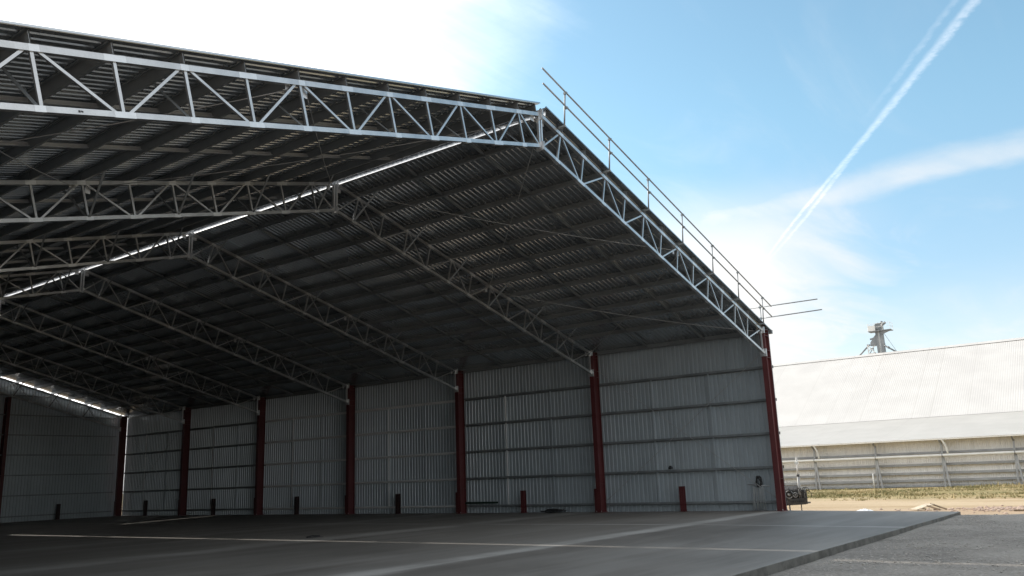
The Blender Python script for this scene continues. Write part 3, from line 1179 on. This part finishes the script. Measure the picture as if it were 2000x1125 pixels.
ms = mpart(MB().tube([(3.05, 0.18, 0.35), (3.05, 0.18, 1.30)], 0.052, 12), 'mast', M['greypost'], None, True)
MB().tube([(3.05, 0.18, 1.30), (3.05, 0.18, 1.90)], 0.032, 12).build('inner_tube', M['whitesteel'], ms, True)
MB().tube([(3.05, 0.18, 1.24), (3.05, 0.18, 1.32)], 0.066, 12).build('collar', M['machine'], ms, True)
hd = MB().box(3.0, 3.10, 0.10, 0.26, 1.74, 1.82).tube([(3.05, 0.18, 1.90), (3.05, 0.18, 2.03)], 0.045, 10)
hd.build('receiver', M['whitesteel'], ms)
lg = MB().tube([(3.05, 0.66, 0.12), (3.05, 0.66, -0.18)], 0.028, 8).box(2.96, 3.14, 0.57, 0.75, ZG, ZG + .025)
mpart(lg, 'leg', M['machine'])
lg = MB().tube([(3.4, 1.75, 0.12), (3.4, 1.75, -0.18)], 0.028, 8).box(3.31, 3.49, 1.66, 1.84, ZG, ZG + .025)
mpart(lg, 'leg', M['machine'])
for (x, y) in ((3.58, 0.35), (3.58, 1.6)):
    lg = MB().tube([(x, y, 0.16), (x, y, -0.18)], 0.022, 8).box(x - .07, x + .07, y - .07, y + .07, ZG, ZG + .025)
    mpart(lg, 'leg', M['machine'])
# timber blocks under the leg
o = MB().box(-0.25, 0.25, -0.06, 0.06, 0, 0.05).build('timber_block', M['timber'], None, loc=(2.55, 0.28, ZG))
o.rotation_euler = (0, 0, R(70))
tag(o, 'small timber offcut on the sand below the dark machine', 'timber')

# ------------------------------------------------------------------ odds and ends past the slab
pl = empty('timber_pallet', (4.0, -4.45, ZG))
tag(pl, 'propped timber pallet board with pale top and dark edges beyond the slab edge', 'timber')
m = MB()
m.bar((-0.1, 0.55, 0.03), (0.35, 0.02, 0.22), 0.55, 0.03, (0, 0, 1))
m.build('deck_board', M['timber'], pl)
MB().bar((0.10, -0.60, 0.03), (0.30, -0.02, 0.235), 0.07, 0.05).build('frame_rail', M['timber_dark'], pl)
MB().bar((-0.2, -0.42, 0.03), (0.02, 0.06, 0.17), 0.07, 0.05).build('frame_rail', M['timber_dark'], pl)
MB().bar((-0.25, -0.2, 0.02), (0.0, 0.3, 0.08), 0.07, 0.04).build('frame_rail', M['timber'], pl)

m = MB()
NN = 14
for j in range(NN + 1):
    for i in range(NN + 1):
        u, v = i / NN - .5, j / NN - .5
        rr = max(0, 1 - 2 * math.hypot(u, v))
        m.v.append((u * .5, v * .75, 0.004 + 0.13 * rr ** .7 * (0.75 + 0.5 * noise.noise(Vector((u * 7, v * 7, 2))))))
for j in range(NN):
    for i in range(NN):
        a = j * (NN + 1) + i
        m.f.append((a, a + 1, a + NN + 2, a + NN + 1))
o = m.build('plastic_sheet', M['plastic'], None, loc=(3.4, -2.2, ZG))
tag(o, 'crumpled white plastic lying on the sand just past the slab edge', 'plastic')
o = MB().bar((0, -0.9, 0.05), (0, 0.9, 0.03), 0.09, 0.05).build('timber_plank', M['timber_dark'], None, loc=(2.9, -8.35, ZG))
tag(o, 'dark weathered plank on pinkish soil at the right edge', 'plank')

# ------------------------------------------------------------------ the white grain shed across the yard
fs = empty('grain_shed', (38.4, 0, ZG))
tag(fs, 'long white corrugated grain shed with steep roof, flatter skirt roof and exposed grey wall frame', 'shed')
foff = (-38.4, 0, -ZG)


def fpart(mb, name, mat, parent=None, smooth=False):
    o = mb.build(name, mat, parent or fs, smooth)
    if parent is None:
        o.location = foff
    return o


FY0, FY1 = -40.0, 60.0
E0 = (37.4, 3.34)
E1 = (51.2, 5.58)
E2 = (64.97, 13.45)


def corr(y0, y1, pitch, h):
    pr = []
    y = y0
    while y < y1:
        pr += [(y, 0), (y + pitch * .25, h * .5), (y + pitch * .5, h), (y + pitch * .75, h * .5)]
        y += pitch
    return pr


pr = corr(FY0, FY1, 0.19, 0.010)
tilt1 = Vector((-(E1[1] - E0[1]), 0, E1[0] - E0[0])).normalized()
tilt2 = Vector((-(E2[1] - E1[1]), 0, E2[0] - E1[0])).normalized()
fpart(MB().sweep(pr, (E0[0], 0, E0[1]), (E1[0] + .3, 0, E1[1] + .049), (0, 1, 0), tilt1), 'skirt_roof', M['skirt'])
fpart(MB().sweep(pr, (E1[0] - .05, 0, E1[1] + .012), (E2[0], 0, E2[1]), (0, 1, 0), tilt2), 'main_roof', M['farroof'])
X3 = 2 * E2[0] - E1[0]
fpart(MB().sweep(pr, (X3, 0, E1[1] + .16), (E2[0], 0, E2[1]), (0, 1, 0), Vector((-tilt2.x, 0, tilt2.z))), 'main_roof', M['farroof'])
X4 = 2 * E2[0] - E0[0]
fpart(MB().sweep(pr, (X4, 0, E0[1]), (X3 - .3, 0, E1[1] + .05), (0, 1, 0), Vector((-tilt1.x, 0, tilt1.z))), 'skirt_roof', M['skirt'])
fpart(MB().add([(E2[0] - .5, FY0, E2[1] - .21), (E2[0], FY0, E2[1] + .07), (E2[0] + .5, FY0, E2[1] - .21),
                (E2[0] - .5, FY1, E2[1] - .21), (E2[0], FY1, E2[1] + .07), (E2[0] + .5, FY1, E2[1] - .21)],
               [(0, 1, 4, 3), (1, 2, 5, 4)]), 'ridge_cap', M['farroof'])
XF = 38.45
wp = corr(FY0, FY1, 0.15, 0.025)
fpart(MB().sweep(wp, (XF, 0, ZG), (XF, 0, 3.38), (0, 1, 0), (1, 0, 0)), 'wall_sheeting', M['farwall'])
fpart(MB().sweep(wp, (2 * E2[0] - XF, 0, ZG), (2 * E2[0] - XF, 0, 3.38), (0, 1, 0), (-1, 0, 0)), 'wall_sheeting', M['farwall'])
for yy, nm in ((FY0 + .02, 'gable_wall'), (FY1 - .02, 'gable_wall')):
    m = MB()
    poly = [(XF, ZG), (X4 - 1, ZG), (X4 - 1, 3.3), (X3, E1[1]), (E2[0], E2[1] - .1), (E1[0], E1[1]), (XF, 3.3)]
    m.prism(poly, 'y', yy - .02, yy + .02)
    fpart(m, nm, M['farwall'])
# eave flashing
m = MB()
m.box(E0[0] - .012, E0[0] + .05, FY0, FY1, E0[1] - .10, E0[1] - 0.006)
fpart(m, 'eave_trim', M['farwall'])
PY = [0.63 + 4.73 * k for k in range(-8, 12)]
for yy in PY:
    m = MB()
    m.bar((37.86, yy + .16, ZG), (38.02, yy + .06, 3.0), 0.13, 0.12, (1, 0, 0))
    m.bar((37.70, yy - .20, ZG), (37.98, yy + .05, 2.05), 0.13, 0.10, (1, 0, 0))
    m.bar((37.98, yy + .06, 2.95), (37.55, yy + .1, 3.22), 0.10, 0.10, (0, 1, 0))
    m.bar((37.50, yy + .1, 3.26), (38.42, yy + .1, 3.38), 0.10, 0.12, (0, 0, 1))
    fpart(m, 'wall_post', M['greypost'])
for z, hh in ((2.33, .17), (1.46, .17), (0.83, .17), (0.30, .17), (-0.10, .13)):
    m = MB()
    x0 = 38.18
    m.box(x0, x0 + .012, FY0, FY1, z - hh / 2, z + hh / 2)
    m.box(x0 + .012, 38.43, FY0, FY1, z + hh / 2 - .012, z + hh / 2)
    m.box(x0 - .05, x0, FY0, FY1, z - hh / 2, z - hh / 2 + .012)
    fpart(m, 'wall_girt', M['greypost'])
pipe = fpart(MB().tube([(37.74, FY0 + 4, 2.10), (37.74, 11.4, 2.10), (37.74, FY1 - 4, 2.10)], 0.105, 14), 'white_pipe', M['whitesteel'], None, True)
for yy in PY:
    MB().tube([(37.74, yy + .02, 2.10), (37.74, yy + .10, 2.10)], 0.115, 14).build('pipe_clip', M['greypost'], pipe)
for k in range(-8, 12, 1):
    if k % 2 == 0:
        yy = 0.63 + 4.73 * k - .05
        pts = [(37.48, yy, 3.27), (37.50, yy - .10, 3.15), (37.60, yy - .22, 2.85), (37.70, yy - .28, 2.5), (37.72, yy - .3, 2.18)]
        fpart(MB().tube(pts, 0.065, 10), 'downpipe', M['whitesteel'], None, True)
o = MB().tube([(37.6, 5.75, ZG), (37.6, 5.75, 0.92)], 0.05, 8).tube([(37.6, 5.75, 0.9), (38.1, 5.6, 0.98)], 0.035, 8).build('standpipe', M['whitesteel'], None, True)
tag(o, 'pale standpipe beside a post at the foot of the white shed wall', 'pipe')

# ------------------------------------------------------------------ bucket elevator head over the ridge
TX, TY = 66.6, 10.25
tw = empty('elevator_tower', (TX, TY, 0))
tag(tw, 'grey grain elevator head with railed platform and chutes rising behind the white roof ridge', 'elevator tower')
ZB = 13.0


def tpart(mb, name, mat, parent=None, smooth=False):
    return mb.build(name, mat, parent or tw, smooth)


m = MB()
m.box(-0.30, 0.30, -0.36, -0.02, ZB - 13.0, 16.35)
m.box(-0.25, 0.25, 0.10, 0.42, ZB - 13.0, 16.30)
m.box(-0.33, 0.33, -0.39, -0.34, 14.6, 14.75)
cas = tpart(m, 'casing', M['tower'])
bevel(cas, 0.02)
m = MB()
for i in range(22):
    z = 13.4 + i * 0.13
    m.box(-0.34, -0.32, 0.02, 0.08, z, z + .025)
m.box(-0.335, -0.315, 0.0, 0.02, 13.2, 16.3).box(-0.335, -0.315, 0.08, 0.10, 13.2, 16.3)
tpart(m, 'ladder', M['whitesteel'])
m = MB()
m.prism([(-.42, 16.3), (.52, 16.3), (.52, 16.75), (.30, 17.0), (.0, 17.08), (-.25, 16.95), (-.42, 16.7)], 'x', -.3, .3)
bevel(tpart(m, 'head_hood', M['tower']), 0.03)
tpart(MB().tube([(-.1, -.25, 16.9), (-.1, -.42, 17.22)], 0.13, 10), 'vent_cap', M['tower'], None, True)
tpart(MB().tube([(-.45, -.30, 16.62), (-.45, -.85, 17.0)], 0.14, 10), 'drive_motor', M['tower'], None, True)
m = MB()
m.box(-.75, .55, -1.35, 1.05, 16.10, 16.16)
m.prism([(-1.35, 16.10), (-.2, 16.10), (-.2, 15.72)], 'x', -.45, -.1)
tpart(m, 'platform', M['tower'])
m = MB()
for (x, y) in ((-.72, -1.32), (-.72, -.5), (-.72, .4), (-.72, 1.02), (.52, -1.32), (.52, 1.02)):
    m.tube([(x, y, 16.16), (x, y, 16.95)], 0.022, 6)
for z in (16.55, 16.95):
    m.tube([(.52, -1.32, z), (-.72, -1.32, z), (-.72, 1.02, z), (.52, 1.02, z)], 0.02, 6)
tpart(m, 'handrail', M['whitesteel'])
m = MB()
m.box(-.76, -.74, .25, 1.02, 16.16, 16.75)
tpart(m, 'side_panel', M['whitesteel'])
m = MB()
m.prism([(.42, 15.75), (.62, 15.55), (1.05, 14.95), (1.1, 14.6), (.42, 14.55)], 'x', -.25, .25)
m.tube([(0, .6, 15.45), (0, 1.1, 15.35)], 0.1, 8)
tpart(m, 'diverter_box', M['tower'])
tpart(MB().tube([(-.2, 1.15, 14.75), (-.5, 2.55, 13.4)], 0.09, 10), 'chute', M['tower'], None, True)
tpart(MB().tube([(-.2, -.2, 14.6), (-.4, -1.75, 13.45)], 0.085, 10), 'chute', M['tower'], None, True)
tpart(MB().tube([(-.27, -.7, 14.25), (-.29, -.85, 14.14)], 0.12, 10), 'chute_collar', M['tower'], None, True)
m = MB()
for (a, b) in (((-.5, 1.35, 14.75), (-.5, 1.25, 12.6)), ((-.5, 1.35, 14.75), (-.5, .1, 13.0)), ((-.5, 1.3, 14.0), (-.5, .55, 14.5)),
               ((-.5, 1.25, 13.7), (-.5, .5, 13.7))):
    m.bar(a, b, 0.09, 0.09)
tpart(m, 'support_frame', M['whitesteel'])
m = MB()
for (a, b) in (((-.45, 1.2, 13.7), (-.45, .8, 14.3)), ((-.45, .75, 13.6), (-.45, .75, 14.5)), ((.2, -.3, 16.1), (-.3, -1.6, 13.6))):
    m.tube([a, b], 0.02 if a[0] > 0 else .04, 6)
tpart(m, 'stay', M['tower'])

bpy.context.view_layer.update()
